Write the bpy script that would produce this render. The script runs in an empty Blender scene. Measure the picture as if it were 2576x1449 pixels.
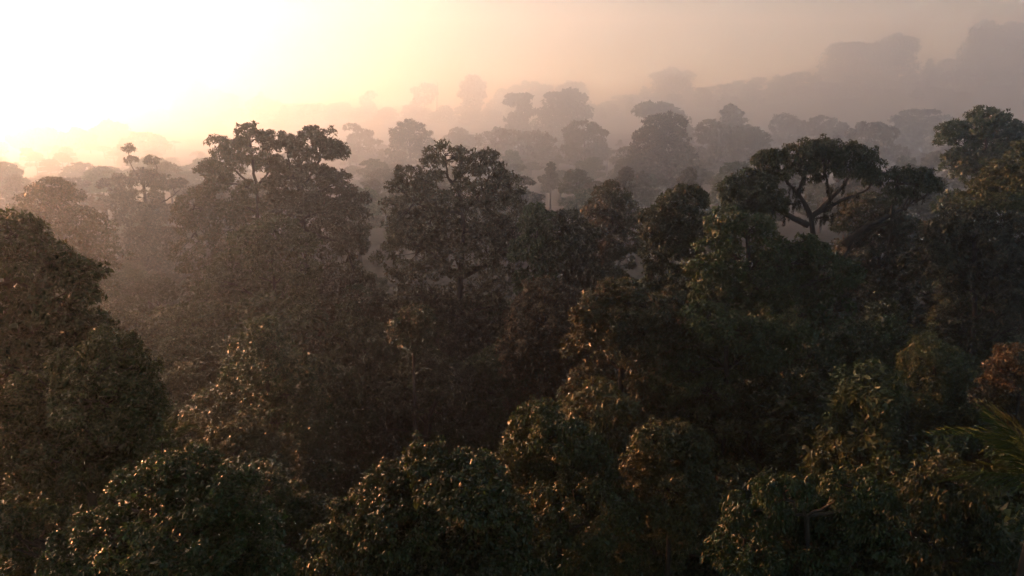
import bpy, math
import numpy as np
from mathutils import Vector

SC = bpy.context.scene
COL = SC.collection

# ------------------------------------------------------------------ camera
CAM_Z = 36.0
HORIZON_PX = 250.0                       # eye level in the 2576 px wide photograph
F_PX = 24.0 / 36.0 * 2576.0
PITCH = math.atan((724.5 - HORIZON_PX) / F_PX)
cam_data = bpy.data.cameras.new('camera')
cam_data.lens = 24.0
cam_data.sensor_width = 36.0
cam_data.clip_start = 0.1
cam_data.clip_end = 5000.0
camera = bpy.data.objects.new('camera', cam_data)
COL.objects.link(camera)
camera.location = (0, 0, CAM_Z)
camera.rotation_euler = (math.pi / 2 - PITCH, 0, 0)
SC.camera = camera

# ------------------------------------------------------------------ sky, sun, exposure
SUN_EL = math.radians(4.0)
SUN_AZ = math.radians(-60.0)             # to the left of the view direction
SKY_STRENGTH = 0.028
SUN_STRENGTH = 5.0
HAZE_DENSITY = 0.0016
HAZE_G = 0.78
world = bpy.data.worlds.new('World')
SC.world = world
world.use_nodes = True
wn = world.node_tree.nodes
wl = world.node_tree.links
wn.clear()
sky = wn.new('ShaderNodeTexSky')
sky.sky_type = 'NISHITA'
sky.sun_disc = False
sky.sun_elevation = SUN_EL
sky.sun_rotation = SUN_AZ
sky.air_density = 0.6
sky.dust_density = 0.6
sky.ozone_density = 0.8
bg = wn.new('ShaderNodeBackground')
bg.inputs['Strength'].default_value = SKY_STRENGTH
wo = wn.new('ShaderNodeOutputWorld')
wl.new(sky.outputs[0], bg.inputs[0])
wl.new(bg.outputs[0], wo.inputs[0])

sun_dir = Vector((math.sin(SUN_AZ) * math.cos(SUN_EL), math.cos(SUN_AZ) * math.cos(SUN_EL), math.sin(SUN_EL)))
sun_data = bpy.data.lights.new('sun', 'SUN')
sun_data.energy = SUN_STRENGTH
sun_data.angle = math.radians(0.5)
sun_data.color = (1.0, 0.61, 0.42)
sun = bpy.data.objects.new('sun', sun_data)
COL.objects.link(sun)
sun.rotation_euler = sun_dir.to_track_quat('Z', 'Y').to_euler()
sun.location = (-60, 60, 120)

SC.view_settings.view_transform = 'Standard'
SC.view_settings.look = 'None'
SC.view_settings.gamma = 1.0
SC.view_settings.exposure = 2.7
SC.view_settings.use_curve_mapping = False
cy = SC.cycles
cy.max_bounces = 12
cy.diffuse_bounces = 2
cy.glossy_bounces = 1
cy.transmission_bounces = 2
cy.volume_bounces = 8
cy.transparent_max_bounces = 4
cy.sample_clamp_indirect = 4.0
cy.use_denoising = True
cy.use_adaptive_sampling = True
cy.adaptive_threshold = 0.02
cy.adaptive_min_samples = 24
cy.caustics_reflective = False
cy.caustics_refractive = False

# ------------------------------------------------------------------ materials
def nodes_of(name):
    m = bpy.data.materials.new(name)
    m.use_nodes = True
    m.node_tree.nodes.clear()
    return m, m.node_tree.nodes, m.node_tree.links


def ramp(n, stops):
    r = n.new('ShaderNodeValToRGB')
    e = r.color_ramp.elements
    e[0].position, e[0].color = stops[0][0], (*stops[0][1], 1)
    e[1].position, e[1].color = stops[-1][0], (*stops[-1][1], 1)
    for p, c in stops[1:-1]:
        k = e.new(p)
        k.color = (*c, 1)
    return r


def leaf_material(name, stops, patch, patch_amount=0.4, rough=0.42, trans=0.30, spec=0.5):
    m, n, l = nodes_of(name)
    geo = n.new('ShaderNodeNewGeometry')
    r = ramp(n, stops)
    l.new(geo.outputs['Random Per Island'], r.inputs[0])
    tc = n.new('ShaderNodeTexCoord')
    oi = n.new('ShaderNodeObjectInfo')
    noise = n.new('ShaderNodeTexNoise')
    noise.noise_dimensions = '4D'
    noise.inputs['Scale'].default_value = 0.32
    noise.inputs['Detail'].default_value = 3.0
    l.new(tc.outputs['Object'], noise.inputs['Vector'])
    mul = n.new('ShaderNodeMath'); mul.operation = 'MULTIPLY'; mul.inputs[1].default_value = 40.0
    l.new(oi.outputs['Random'], mul.inputs[0])
    l.new(mul.outputs[0], noise.inputs['W'])
    mr = n.new('ShaderNodeMapRange')
    mr.inputs['From Min'].default_value = 0.52
    mr.inputs['From Max'].default_value = 0.72
    mr.inputs['To Max'].default_value = patch_amount
    l.new(noise.outputs[0], mr.inputs[0])
    mix = n.new('ShaderNodeMix'); mix.data_type = 'RGBA'
    l.new(mr.outputs[0], mix.inputs[0])
    l.new(r.outputs[0], mix.inputs[6])
    mix.inputs[7].default_value = (*patch, 1)
    hsv = n.new('ShaderNodeHueSaturation')
    l.new(mix.outputs[2], hsv.inputs['Color'])
    v = n.new('ShaderNodeMapRange')
    v.inputs['To Min'].default_value = 0.75
    v.inputs['To Max'].default_value = 1.2
    l.new(oi.outputs['Random'], v.inputs[0])
    l.new(v.outputs[0], hsv.inputs['Value'])
    r2 = n.new('ShaderNodeMath'); r2.operation = 'FRACT'
    r3 = n.new('ShaderNodeMath'); r3.operation = 'MULTIPLY'; r3.inputs[1].default_value = 7.31
    l.new(oi.outputs['Random'], r3.inputs[0]); l.new(r3.outputs[0], r2.inputs[0])
    hu = n.new('ShaderNodeMapRange')
    hu.inputs['To Min'].default_value = 0.472
    hu.inputs['To Max'].default_value = 0.525
    l.new(r2.outputs[0], hu.inputs[0]); l.new(hu.outputs[0], hsv.inputs['Hue'])
    p = n.new('ShaderNodeBsdfPrincipled')
    l.new(hsv.outputs[0], p.inputs['Base Color'])
    p.inputs['Roughness'].default_value = rough
    p.inputs['Specular IOR Level'].default_value = spec
    t = n.new('ShaderNodeBsdfTranslucent')
    l.new(hsv.outputs[0], t.inputs['Color'])
    ms = n.new('ShaderNodeMixShader')
    ms.inputs[0].default_value = trans
    l.new(p.outputs[0], ms.inputs[1])
    l.new(t.outputs[0], ms.inputs[2])
    o = n.new('ShaderNodeOutputMaterial')
    l.new(ms.outputs[0], o.inputs['Surface'])
    return m


def bark_material(name, a, b):
    m, n, l = nodes_of(name)
    tc = n.new('ShaderNodeTexCoord')
    mp = n.new('ShaderNodeMapping')
    mp.inputs['Scale'].default_value = (3, 3, 0.6)
    l.new(tc.outputs['Object'], mp.inputs[0])
    noise = n.new('ShaderNodeTexNoise')
    noise.inputs['Scale'].default_value = 2.0
    noise.inputs['Detail'].default_value = 6.0
    l.new(mp.outputs[0], noise.inputs['Vector'])
    r = ramp(n, [(0.3, a), (0.7, b)])
    l.new(noise.outputs[0], r.inputs[0])
    p = n.new('ShaderNodeBsdfPrincipled')
    p.inputs['Roughness'].default_value = 0.9
    l.new(r.outputs[0], p.inputs['Base Color'])
    bp = n.new('ShaderNodeBump')
    bp.inputs['Strength'].default_value = 0.6
    l.new(noise.outputs[0], bp.inputs['Height'])
    l.new(bp.outputs[0], p.inputs['Normal'])
    o = n.new('ShaderNodeOutputMaterial')
    l.new(p.outputs[0], o.inputs['Surface'])
    return m


GREEN = [(0.0, (0.020, 0.043, 0.010)), (0.55, (0.036, 0.068, 0.014)), (0.9, (0.060, 0.082, 0.018)), (1.0, (0.088, 0.070, 0.024))]
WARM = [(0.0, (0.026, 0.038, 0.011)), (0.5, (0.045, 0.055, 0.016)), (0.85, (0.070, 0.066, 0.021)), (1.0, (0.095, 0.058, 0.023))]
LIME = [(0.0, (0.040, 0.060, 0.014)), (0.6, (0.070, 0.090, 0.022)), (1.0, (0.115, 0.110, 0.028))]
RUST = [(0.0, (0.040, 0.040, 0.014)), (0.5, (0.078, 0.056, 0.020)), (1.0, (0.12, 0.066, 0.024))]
M = {
    'green': leaf_material('leaf_deep_green', GREEN, (0.075, 0.072, 0.02)),
    'warm': leaf_material('leaf_olive', WARM, (0.11, 0.078, 0.024)),
    'lime': leaf_material('leaf_light_green', LIME, (0.12, 0.10, 0.03)),
    'rust': leaf_material('leaf_rust', RUST, (0.14, 0.10, 0.03)),
    'gloss': leaf_material('leaf_glossy', GREEN, (0.09, 0.065, 0.022), rough=0.36, spec=0.5),
    'palm': leaf_material('leaf_palm', GREEN, (0.07, 0.065, 0.02), rough=0.75, spec=0.15, trans=0.12),
    'bark': bark_material('bark_dark', (0.018, 0.015, 0.010), (0.048, 0.038, 0.026)),
    'pale': bark_material('bark_pale', (0.045, 0.038, 0.030), (0.10, 0.085, 0.068)),
    'moss': leaf_material('moss', [(0.0, (0.02, 0.025, 0.01)), (1.0, (0.05, 0.045, 0.02))], (0.05, 0.04, 0.02), rough=0.9, spec=0.1),
}

gm, gn, gl = nodes_of('forest_floor')
_tc = gn.new('ShaderNodeTexCoord')
_no = gn.new('ShaderNodeTexNoise'); _no.inputs['Scale'].default_value = 0.35; _no.inputs['Detail'].default_value = 8.0
gl.new(_tc.outputs['Object'], _no.inputs['Vector'])
_rr = ramp(gn, [(0.3, (0.018, 0.022, 0.009)), (0.55, (0.035, 0.032, 0.014)), (0.8, (0.055, 0.038, 0.020))])
gl.new(_no.outputs[0], _rr.inputs[0])
_pp = gn.new('ShaderNodeBsdfPrincipled'); _pp.inputs['Roughness'].default_value = 0.95
gl.new(_rr.outputs[0], _pp.inputs['Base Color'])
_bb = gn.new('ShaderNodeBump'); _bb.inputs['Strength'].default_value = 0.8; _bb.inputs['Distance'].default_value = 0.4
gl.new(_no.outputs[0], _bb.inputs['Height']); gl.new(_bb.outputs[0], _pp.inputs['Normal'])
_oo = gn.new('ShaderNodeOutputMaterial'); gl.new(_pp.outputs[0], _oo.inputs['Surface'])
M['floor'] = gm

# ------------------------------------------------------------------ geometry helpers
def norm(a):
    return a / np.maximum(np.linalg.norm(a, axis=-1, keepdims=True), 1e-9)


def smooth(a, b, x):
    t = np.clip((x - a) / (b - a), 0, 1)
    return t * t * (3 - 2 * t)


RAY_C, RAY_S = math.cos(PITCH), math.sin(PITCH)


def at(px, py, Y):
    """the point at forward distance Y seen at (px, py) of the 2576 x 1449 photograph"""
    u = (px - 1288.0) / F_PX
    v = (724.5 - py) / F_PX
    d = np.array([u, RAY_C + v * RAY_S, -RAY_S + v * RAY_C])
    return np.array([0, 0, CAM_Z]) + d * (Y / d[1])


def mpp(px, py, Y):
    u = (px - 1288.0) / F_PX
    v = (724.5 - py) / F_PX
    return Y / (RAY_C + v * RAY_S) / F_PX


RIDGE_Y = 1500.0
_rid = [(-900, 335), (-200, 320), (100, 318), (300, 305), (400, 285), (450, 238), (510, 232), (620, 268), (700, 284), (860, 290), (980, 300), (1100, 288), (1250, 262), (1480, 245),
        (1620, 205), (1760, 190), (2000, 165), (2150, 145), (2330, 138), (2440, 112), (2576, 90), (3000, 70), (3600, 80)]
_rp = np.array([at(x, y, RIDGE_Y) for x, y in _rid])


def ground(x, y):
    x = np.asarray(x, float); y = np.asarray(y, float)
    z = 1.2 * np.sin(x * 0.045 + 1.0) * np.cos(y * 0.05) + 0.6 * np.sin(x * 0.11 + y * 0.09)
    ridge = np.interp(x * RIDGE_Y / np.maximum(y, 300.0), _rp[:, 0], _rp[:, 2]) - 42.0
    return z + smooth(1150, RIDGE_Y, y) * (np.maximum(ridge, -2) + 14) - 14 * smooth(150, 400, y)


def mesh_tris(name, V, T, mat):
    me = bpy.data.meshes.new(name)
    V = np.ascontiguousarray(V, np.float32); T = np.ascontiguousarray(T, np.int32)
    k = T.shape[1]
    me.vertices.add(len(V)); me.vertices.foreach_set('co', V.ravel())
    me.loops.add(T.size); me.loops.foreach_set('vertex_index', T.ravel())
    me.polygons.add(len(T)); me.polygons.foreach_set('loop_start', np.arange(0, T.size, k, dtype=np.int32))
    me.materials.append(mat)
    me.update(calc_edges=True)
    return me


def add(name, me, parent=None, loc=None):
    o = bpy.data.objects.new(name, me)
    COL.objects.link(o)
    if parent is not None:
        o.parent = parent
    if loc is not None:
        o.location = loc
    return o


class Tubes:
    def __init__(self):
        self.v, self.f, self.n = [], [], 0

    def add(self, pts, rad, sides=6):
        pts = np.asarray(pts, float); rad = np.asarray(rad, float)
        t = norm(np.gradient(pts, axis=0))
        up = np.array([0.31, 0.93, 0.2])
        a = norm(np.cross(t, up)); b = np.cross(t, a)
        ang = np.arange(sides) * 2 * math.pi / sides
        ring = pts[:, None, :] + rad[:, None, None] * (np.cos(ang)[None, :, None] * a[:, None, :] + np.sin(ang)[None, :, None] * b[:, None, :])
        m = len(pts)
        i = np.arange(m - 1)[:, None] * sides; j = np.arange(sides)[None, :]; jn = (j + 1) % sides
        q = np.stack([i + j, i + jn, i + sides + jn, i + sides + j], -1).reshape(-1, 4) + self.n
        self.v.append(ring.reshape(-1, 3)); self.f.append(q); self.n += m * sides

    def build(self, name, mat):
        me = mesh_tris(name, np.concatenate(self.v), np.concatenate(self.f), mat)
        me.polygons.foreach_set('use_smooth', np.ones(len(me.polygons), bool))
        return me


def curve(a, b, rng, rise=0.35, n=7, jit=0.06):
    a = np.asarray(a, float); b = np.asarray(b, float)
    d = np.linalg.norm(b - a)
    c = a * 0.55 + b * 0.45 + np.array([0, 0, rise * d * 0.5]) * (1 if b[2] >= a[2] else 0.3)
    c = c * 0.6 + np.array([b[0], b[1], a[2]]) * 0.2 + np.array([a[0], a[1], b[2]]) * 0.2
    t = np.linspace(0, 1, n)[:, None]
    p = (1 - t) ** 2 * a + 2 * t * (1 - t) * c + t * t * b
    w = np.sin(np.linspace(0, math.pi, n))[:, None]
    return p + rng.normal(0, jit * d / 2, (n, 3)) * w


def path(points, n=12):
    p = np.asarray(points, float)
    s = np.r_[0, np.cumsum(np.linalg.norm(np.diff(p, axis=0), axis=1))]
    q = np.linspace(0, s[-1], n)
    out = np.stack([np.interp(q, s, p[:, k]) for k in range(3)], 1)
    for _ in range(2):
        out[1:-1] = 0.25 * out[:-2] + 0.5 * out[1:-1] + 0.25 * out[2:]
    return out


def clumps(rng, lobes, cr, cover, low=-0.45, drop=0.12):
    C, N, R, own = [], [], [], []
    for k, (c, r, *cw) in enumerate(lobes):
        c = np.asarray(c, float); r = np.asarray(r, float)
        crk = min(cr, 0.55 * r.min())
        area = 4 * math.pi * (r[0] * r[1] + r[0] * r[2] + r[1] * r[2]) / 3 * (1 - low) / 2
        n = max(6, int(cover * (cw[0] if cw else 1.0) * area / (math.pi * crk * crk)))
        z = rng.uniform(low, 1, n); th = rng.uniform(0, 2 * math.pi, n); s = np.sqrt(np.maximum(0, 1 - z * z))
        d = np.stack([s * np.cos(th), s * np.sin(th), z], 1)
        ph = rng.uniform(0, 6.28, 3)
        bump = 1 + 0.15 * np.sin(3.1 * d[:, 0] + ph[0]) * np.sin(3.7 * d[:, 1] + ph[1]) + 0.10 * np.sin(6 * d[:, 2] + ph[2] + 3 * d[:, 0])
        f = bump[:, None] * rng.uniform(0.62, 1.0, (n, 1)) ** 0.6
        p = c + d * np.maximum(r - 0.55 * crk, 0.3 * r) * f
        keep = rng.random(n) > drop
        C.append(p[keep]); N.append(norm(d / r)[keep]); own.append(np.full(keep.sum(), k))
        R.append(crk * rng.uniform(0.5, 1.3, keep.sum()))
    return np.concatenate(C), np.concatenate(N), np.concatenate(R), np.concatenate(own)


def leaves(rng, C, N, R, L, W, lai, droop=0.35, flat=0.75, tri=1, view=None):
    """leaf blades on every clump; clumps on the side turned away from the valley's open side carry fewer, larger ones"""
    area = 0.5 * L * W
    big = np.ones(len(C))
    if view is not None:
        big = np.where(N @ view < -0.25, 1.7, 1.0)
    big = big * rng.uniform(0.75, 1.3, len(C))
    per = np.maximum(5, (lai * math.pi * R * R / (area * big * big)).astype(int))
    idx = np.repeat(np.arange(len(C)), per)
    n = len(idx)
    d = norm(norm(rng.normal(size=(n, 3))) + 0.45 * N[idx] + np.array([0, 0, 0.25]))
    P = C[idx] + d * (R[idx] * rng.random(n) ** 0.42)[:, None] * np.array([1, 1, flat])
    D = norm(0.55 * d + 0.65 * norm(rng.normal(size=(n, 3))) + np.array([0, 0, -droop]))
    U = norm(0.55 * rng.normal(size=(n, 3)) + 0.5 * d + np.array([0, 0, 0.75]))
    S = norm(np.cross(D, U)); U = np.cross(S, D)
    l = (L * big[idx] * rng.uniform(0.55, 1.3, n))[:, None]; w = l * (W / L) * 0.5
    if tri == 1:
        V = np.stack([P - D * l * 0.42 + S * w, P + D * l * 0.58, P - D * l * 0.42 - S * w], 1).reshape(-1, 3)
        return V, np.arange(3 * n).reshape(-1, 3)
    fold = rng.uniform(0.1, 0.5, (n, 1)) * w
    v0 = P - D * l * 0.5
    v1 = P - D * l * 0.04 + S * w + U * fold
    v2 = P + D * l * 0.5 - U * l * 0.1
    v3 = P - D * l * 0.04 - S * w + U * fold
    V = np.stack([v0, v1, v2, v3], 1).reshape(-1, 3)
    b = np.arange(n)[:, None] * 4
    T = np.concatenate([b + np.array([[0, 2, 1]]), b + np.array([[0, 3, 2]])], 1).reshape(-1, 3)
    return V, T


STAT = {'tris': 0}


def tree_meshes(seed, lobes, trunk_pts, r0, leaf, cr=0.9, cover=1.6, lai=1.6, L=0.42, W=0.22, droop=0.35, low=-0.7,
                drop=0.12, twigs=9, bark='bark', limbs=None, auto=True, flat=0.75, rtop=0.35, sprigs=0, cap=40000, tri=1, view=None):
    """crown and trunk meshes, and limb meshes, in the frame that lobes and trunk_pts are given in"""
    rng = np.random.default_rng(seed)
    C, N, R, own = clumps(rng, lobes, cr, cover, low, drop)
    if sprigs:                                   # thin shoots that stand out of the crown's outline
        k = rng.choice(len(C), min(sprigs, len(C)), replace=False)
        C = np.concatenate([C, C[k] + (N[k] * 0.6 + [0, 0, 0.6]) * (R[k] * rng.uniform(0.5, 1.1, len(k)))[:, None]])
        N = np.concatenate([N, N[k]]); R = np.concatenate([R, R[k] * 0.42]); own = np.concatenate([own, own[k]])
    away = (N @ view < -0.25) if view is not None else np.zeros(len(C), bool)
    total = float(np.sum(np.where(away, 0.35, 1.0) * lai * math.pi * R * R / (0.5 * L * W)))
    if total > cap:
        f = min((total / cap) ** 0.5, 1.25)
        L, W = L * f, W * f
        lai *= min(1.0, cap * f * f / total)
    V, T = leaves(rng, C, N, R, L, W, lai, droop, flat, tri, view)
    crown = mesh_tris('crown', V, T, M[leaf])
    tb = Tubes()
    tp = path(trunk_pts, 14)
    tr = r0 * np.linspace(1, rtop, len(tp)); tr[0] *= 1.35
    tb.add(tp, tr, 9)
    fork_z = tp[-1][2]
    limb_ends, limb_meshes = {}, []
    if limbs:
        for pts, ra, rb in limbs:
            lt = Tubes()
            q = path(pts, 12)
            q[1:-1] += rng.normal(0, 0.04 * np.linalg.norm(q[-1] - q[0]) / 6, (10, 3))
            lt.add(q, np.linspace(ra, rb, len(q)), 7)
            limb_meshes.append(lt)
            limb_ends[len(limb_ends)] = q
    for k, (c, r, *_) in enumerate(lobes):
        c = np.asarray(c, float)
        if auto:
            hz = min(fork_z, c[2] - 0.25 * np.linalg.norm(c[:2] - tp[-1][:2]) - 0.2 * r[2])
            i = int(np.argmin(np.abs(tp[:, 2] - hz)))
            i = max(i, 3)
            src = tp[i]; ra = tr[i] * 0.6
        if limb_ends:
            best = min((np.linalg.norm(q[j] - c), w, j) for w, q in limb_ends.items() for j in range(4, len(q)))
            if not auto or best[0] < np.linalg.norm(src - c):
                src = limb_ends[best[1]][best[2]]; ra = 0.10 + 0.02 * r[0]
        end = c + np.array([0, 0, 0.1 * r[2]])
        q = curve(src, end, rng, 0.3, 8)
        ra = min(ra, 0.028 * np.linalg.norm(end - src) + 0.06)
        rb = max(0.03, ra * 0.4)
        tb.add(q, np.linspace(ra, rb, 8), 6)
        mine = np.flatnonzero(own == k)
        if twigs and len(mine):
            for j in rng.choice(mine, min(twigs, len(mine)), replace=False):
                s = q[rng.integers(3, 8)]
                tb.add(curve(s, C[j], rng, 0.25, 5, 0.12), np.linspace(rb * 0.9, rb * 0.25, 5), 4)
    trunk = tb.build('trunk', M[bark])
    lm = [t.build('limb', M[bark]) for t in limb_meshes]
    STAT['tris'] += len(T) + 2 * len(trunk.polygons)
    return crown, trunk, lm


def tag(o, label, cat='tree', group=None, kind=None):
    if label:
        o['label'] = label
    if cat:
        o['category'] = cat
    if group:
        o['group'] = group
    if kind:
        o['kind'] = kind
    return o


def root(name, loc, label, cat='tree', group=None, rz=0.0, sc=None):
    o = bpy.data.objects.new(name, None)
    COL.objects.link(o)
    o.empty_display_size = 0.5
    o.location = loc
    o.rotation_euler = (0, 0, rz)
    if sc is not None:
        o.scale = sc
    return tag(o, label, cat, group)


# ------------------------------------------------------------------ the ground
def build_ground():
    xs = np.linspace(-1700, 1700, 231); ys = np.r_[np.linspace(-60, 430, 100), np.linspace(440, 1760, 95)]
    X, Y = np.meshgrid(xs, ys)
    Z = ground(X, Y)
    V = np.stack([X, Y, Z], -1).reshape(-1, 3)
    nx, ny = len(xs), len(ys)
    i = np.arange(ny - 1)[:, None] * nx + np.arange(nx - 1)[None, :]
    Q = np.stack([i, i + 1, i + nx + 1, i + nx], -1).reshape(-1, 4)
    me = mesh_tris('ground', V, Q, M['floor'])
    me.polygons.foreach_set('use_smooth', np.ones(len(Q), bool))
    tag(add('ground', me), 'dark forest floor of the valley and the far hillside', None, kind='structure')


build_ground()

# ------------------------------------------------------------------ trees drawn one by one
def zoom(x0, y0, k):
    return lambda x, y: (x0 + x * k, y0 + y * k)


ID = zoom(0, 0, 1.0)


def warp(Y):
    """real distances: the near trees stand closer and the back rows farther off than a first guess"""
    return 48 * (Y / 60) ** 1.3 if Y < 60 else (0.8 * Y if Y < 100 else 80 * (Y / 100) ** 3.0)


def hero(name, label, Y, lobes, trunk, seed, zf=ID, zk=1.0, limbs=None, spread=0.5, depth=0.85, leaf='green', r0=0.5, group=None,
         base_dx=0.0, raw=False, skirt=0.55, fat=1.1, moss=0, **kw):
    """lobes: (x, y, rx, ry[, dy metres]) in photograph pixels at distance Y; trunk: pixels from the fork down"""
    W0 = Y if raw else warp(Y)
    ratio = W0 / Y
    Y = W0
    r0 *= ratio
    for q in ('cr', 'L', 'W'):
        kw[q] = kw[q] * ratio
    zf = zf or ID
    if limbs:
        limbs = [(p, ra * ratio, rb * ratio) for p, ra, rb in limbs]
    rng = np.random.default_rng(seed + 1000)
    L3 = []
    for lb in lobes:
        x, y = zf(lb[0], lb[1])
        rx, ry = lb[2] * zk, lb[3] * zk
        k = mpp(x, y, Y)
        dy = lb[4] if len(lb) > 4 else rng.normal(0, spread) * rx * k * 1.1
        L3.append((at(x, y, Y + dy), fat * np.array([rx * k, depth * rx * k + 0.15 * ry * k, ry * k])))
    if skirt:
        zb = min(c[2] - 0.6 * r[2] for c, r, *_ in L3)
        low3 = [(c, r) for c, r, *_ in L3 if c[2] < zb + 0.45 * (max(q[0][2] for q in L3) - zb)] or L3
        xm = np.mean([c[0] for c, r, *_ in low3]); ym = np.mean([c[1] for c, r, *_ in low3])
        wd = 0.5 * (max(c[0] + r[0] for c, r, *_ in low3) - min(c[0] - r[0] for c, r, *_ in low3))
        z = zb
        g0 = float(ground(xm, ym))
        rings = 0
        while z > g0 + (0.0 if raw else 0.25) * (zb - g0) + 1.0 and rings < (6 if raw else 3):
            rings += 1
            a0 = rng.uniform(0, 6.28)
            for k in range(4):
                q = wd * rng.uniform(0.30, 0.55) * (1 + (0.18 * rings if raw else 0))
                a = a0 + k * 1.57 + rng.uniform(-0.4, 0.4)
                L3.append((np.array([xm + skirt * wd * math.cos(a), ym + 0.8 * skirt * wd * math.sin(a), z + rng.normal(0, 0.2) * q]), np.array([q, q, q * 0.85]), 0.6))
            z -= (0.3 if raw else 0.62) * wd
    tp = [at(*zf(*p), Y) for p in trunk]
    base = tp[-1].copy()
    base[0] += base_dx
    gz = float(ground(base[0], Y))
    base = np.array([base[0], Y, gz])
    pts = np.array([base] + tp[::-1]) if tp[-1][2] > gz + 0.5 else np.array([base] + tp[-2::-1])
    lm = None
    if limbs:
        lm = []
        for pp, ra, rb in limbs:
            dys = rng.normal(0, 0.6)
            lm.append((np.array([at(*zf(*p[:2]), Y + (p[2] if len(p) > 2 else dys * i / len(pp))) for i, p in enumerate(pp)]) - base, ra, rb))
    vw = np.array([0, 0, CAM_Z]) - base - np.array([0, 0, 0.7 * (np.mean([c[2] for c, *_ in L3]) - gz)])
    vw = vw / np.linalg.norm(vw)
    crown, trk, lms = tree_meshes(seed, [(c - base, r, *w) for c, r, *w in L3], pts - base, r0, leaf, limbs=lm, view=vw, **kw)
    ro = root(name, base, label, 'tree', group)
    add('trunk', trk, ro)
    add('crown', crown, ro)
    for m in lms:
        add('limb', m, ro)
    if moss:                                     # shaggy moss and creepers hanging from the limbs
        C, R = [], []
        for pp, ra, rb in lm:
            q = path(pp, 16)
            for j in rng.choice(np.arange(1, 15), 8, replace=False):
                n = int(rng.integers(2, moss))
                p = q[j] + rng.normal(0, 0.08, 3)
                for i in range(n):
                    C.append(p - [0, 0, 0.16 * i]); R.append(0.17 * (1 - 0.5 * i / n))
        C = np.array(C); R = np.array(R)
        V, T = leaves(rng, C, np.tile([[0, 0, -1.0]], (len(C), 1)), R, 0.13, 0.035, 1.3, 1.6, 1.2)
        tag(add('moss', mesh_tris('moss', V, T, M['moss']), ro), None, None, kind='stuff')
    return ro


MID = dict(cr=0.85, cover=1.7, lai=1.5, L=0.32, W=0.17)
NEAR = dict(cr=0.5, cover=1.6, lai=1.4, L=0.19, W=0.095, tri=2)
NEARER = dict(cr=0.42, cover=1.6, lai=1.35, L=0.14, W=0.07, tri=2)

Z2 = zoom(429.3, 295.2, 0.3704)
hero('broadleaf_tree', 'tall backlit tree left of centre with a forked trunk showing through its open crown', 100,
     [(330, 205, 78, 75), (470, 190, 70, 60), (540, 125, 85, 75), (640, 140, 60, 45), (255, 365, 80, 60), (385, 330, 85, 95), (310, 470, 95, 62), (480, 300, 60, 50),
      (655, 330, 80, 85), (430, 560, 90, 55), (160, 600, 110, 75), (280, 620, 90, 60), (510, 480, 70, 50), (90, 680, 80, 70), (430, 240, 80, 60), (590, 250, 60, 50), (340, 400, 80, 60), (230, 520, 80, 55), (380, 640, 100, 60), (520, 620, 90, 60), (650, 460, 60, 40), (640, 590, 70, 50)],
     [(585, 460), (590, 560), (585, 690), (590, 900)], 11, Z2, 0.3704,
     limbs=[([(585, 460), (560, 380), (555, 290), (540, 170)], 0.26, 0.08), ([(585, 480), (520, 440), (430, 360), (350, 240)], 0.2, 0.07),
            ([(588, 460), (640, 410), (690, 330)], 0.2, 0.08), ([(585, 520), (500, 460), (400, 450), (300, 470)], 0.18, 0.07),
            ([(580, 640), (470, 590), (300, 600), (160, 620)], 0.22, 0.08)],
     fat=1.22, cap=56000, leaf='warm', r0=0.55, drop=0.18, sprigs=60, **MID)
hero('broadleaf_tree', 'tall backlit tree with spreading tiered boughs, right half of the pair left of centre', 96,
     [(730, 165, 95, 75), (820, 190, 70, 60), (960, 130, 75, 60), (1050, 160, 85, 70), (1130, 235, 75, 55), (980, 380, 85, 65), (890, 330, 60, 45), (800, 410, 95, 85), (1150, 430, 80, 55),
      (1190, 500, 70, 50), (1270, 555, 85, 50), (1150, 620, 110, 75), (1280, 660, 75, 60), (760, 560, 100, 65), (910, 560, 90, 90), (1040, 500, 75, 55), (1230, 790, 110, 70), (1080, 720, 110, 60), (880, 240, 70, 50), (1000, 250, 80, 50), (730, 320, 70, 60), (720, 460, 80, 60), (880, 430, 70, 60), (1060, 400, 70, 50), (1000, 600, 90, 70), (820, 660, 110, 60), (960, 690, 100, 60)],
     [(880, 480), (890, 620), (900, 720), (920, 950)], 12, Z2, 0.3704,
     limbs=[([(880, 520), (850, 420), (800, 310), (790, 200)], 0.24, 0.08), ([(880, 500), (930, 430), (990, 330), (1040, 200)], 0.22, 0.07),
            ([(890, 620), (960, 500), (1060, 490), (1160, 430)], 0.2, 0.07), ([(895, 690), (1000, 640), (1080, 610), (1250, 560)], 0.24, 0.08),
            ([(900, 760), (1000, 800), (1140, 850), (1230, 790)], 0.24, 0.09)],
     fat=1.22, cap=56000, leaf='warm', r0=0.6, drop=0.18, sprigs=60, **MID)
hero('dome_tree', 'dark rounded tree standing in front of the two tall backlit trees', 80,
     [(700, 790, 200, 110), (520, 860, 130, 110), (880, 880, 130, 110), (420, 1000, 130, 120), (680, 980, 180, 140), (900, 1050, 130, 120), (310, 1130, 130, 130), (560, 1180, 170, 130), (780, 1220, 160, 120)],
     [(690, 900), (700, 1100), (715, 1300)], 13, Z2, 0.3704, leaf='green', r0=0.4, drop=0.1, **MID)
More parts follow.
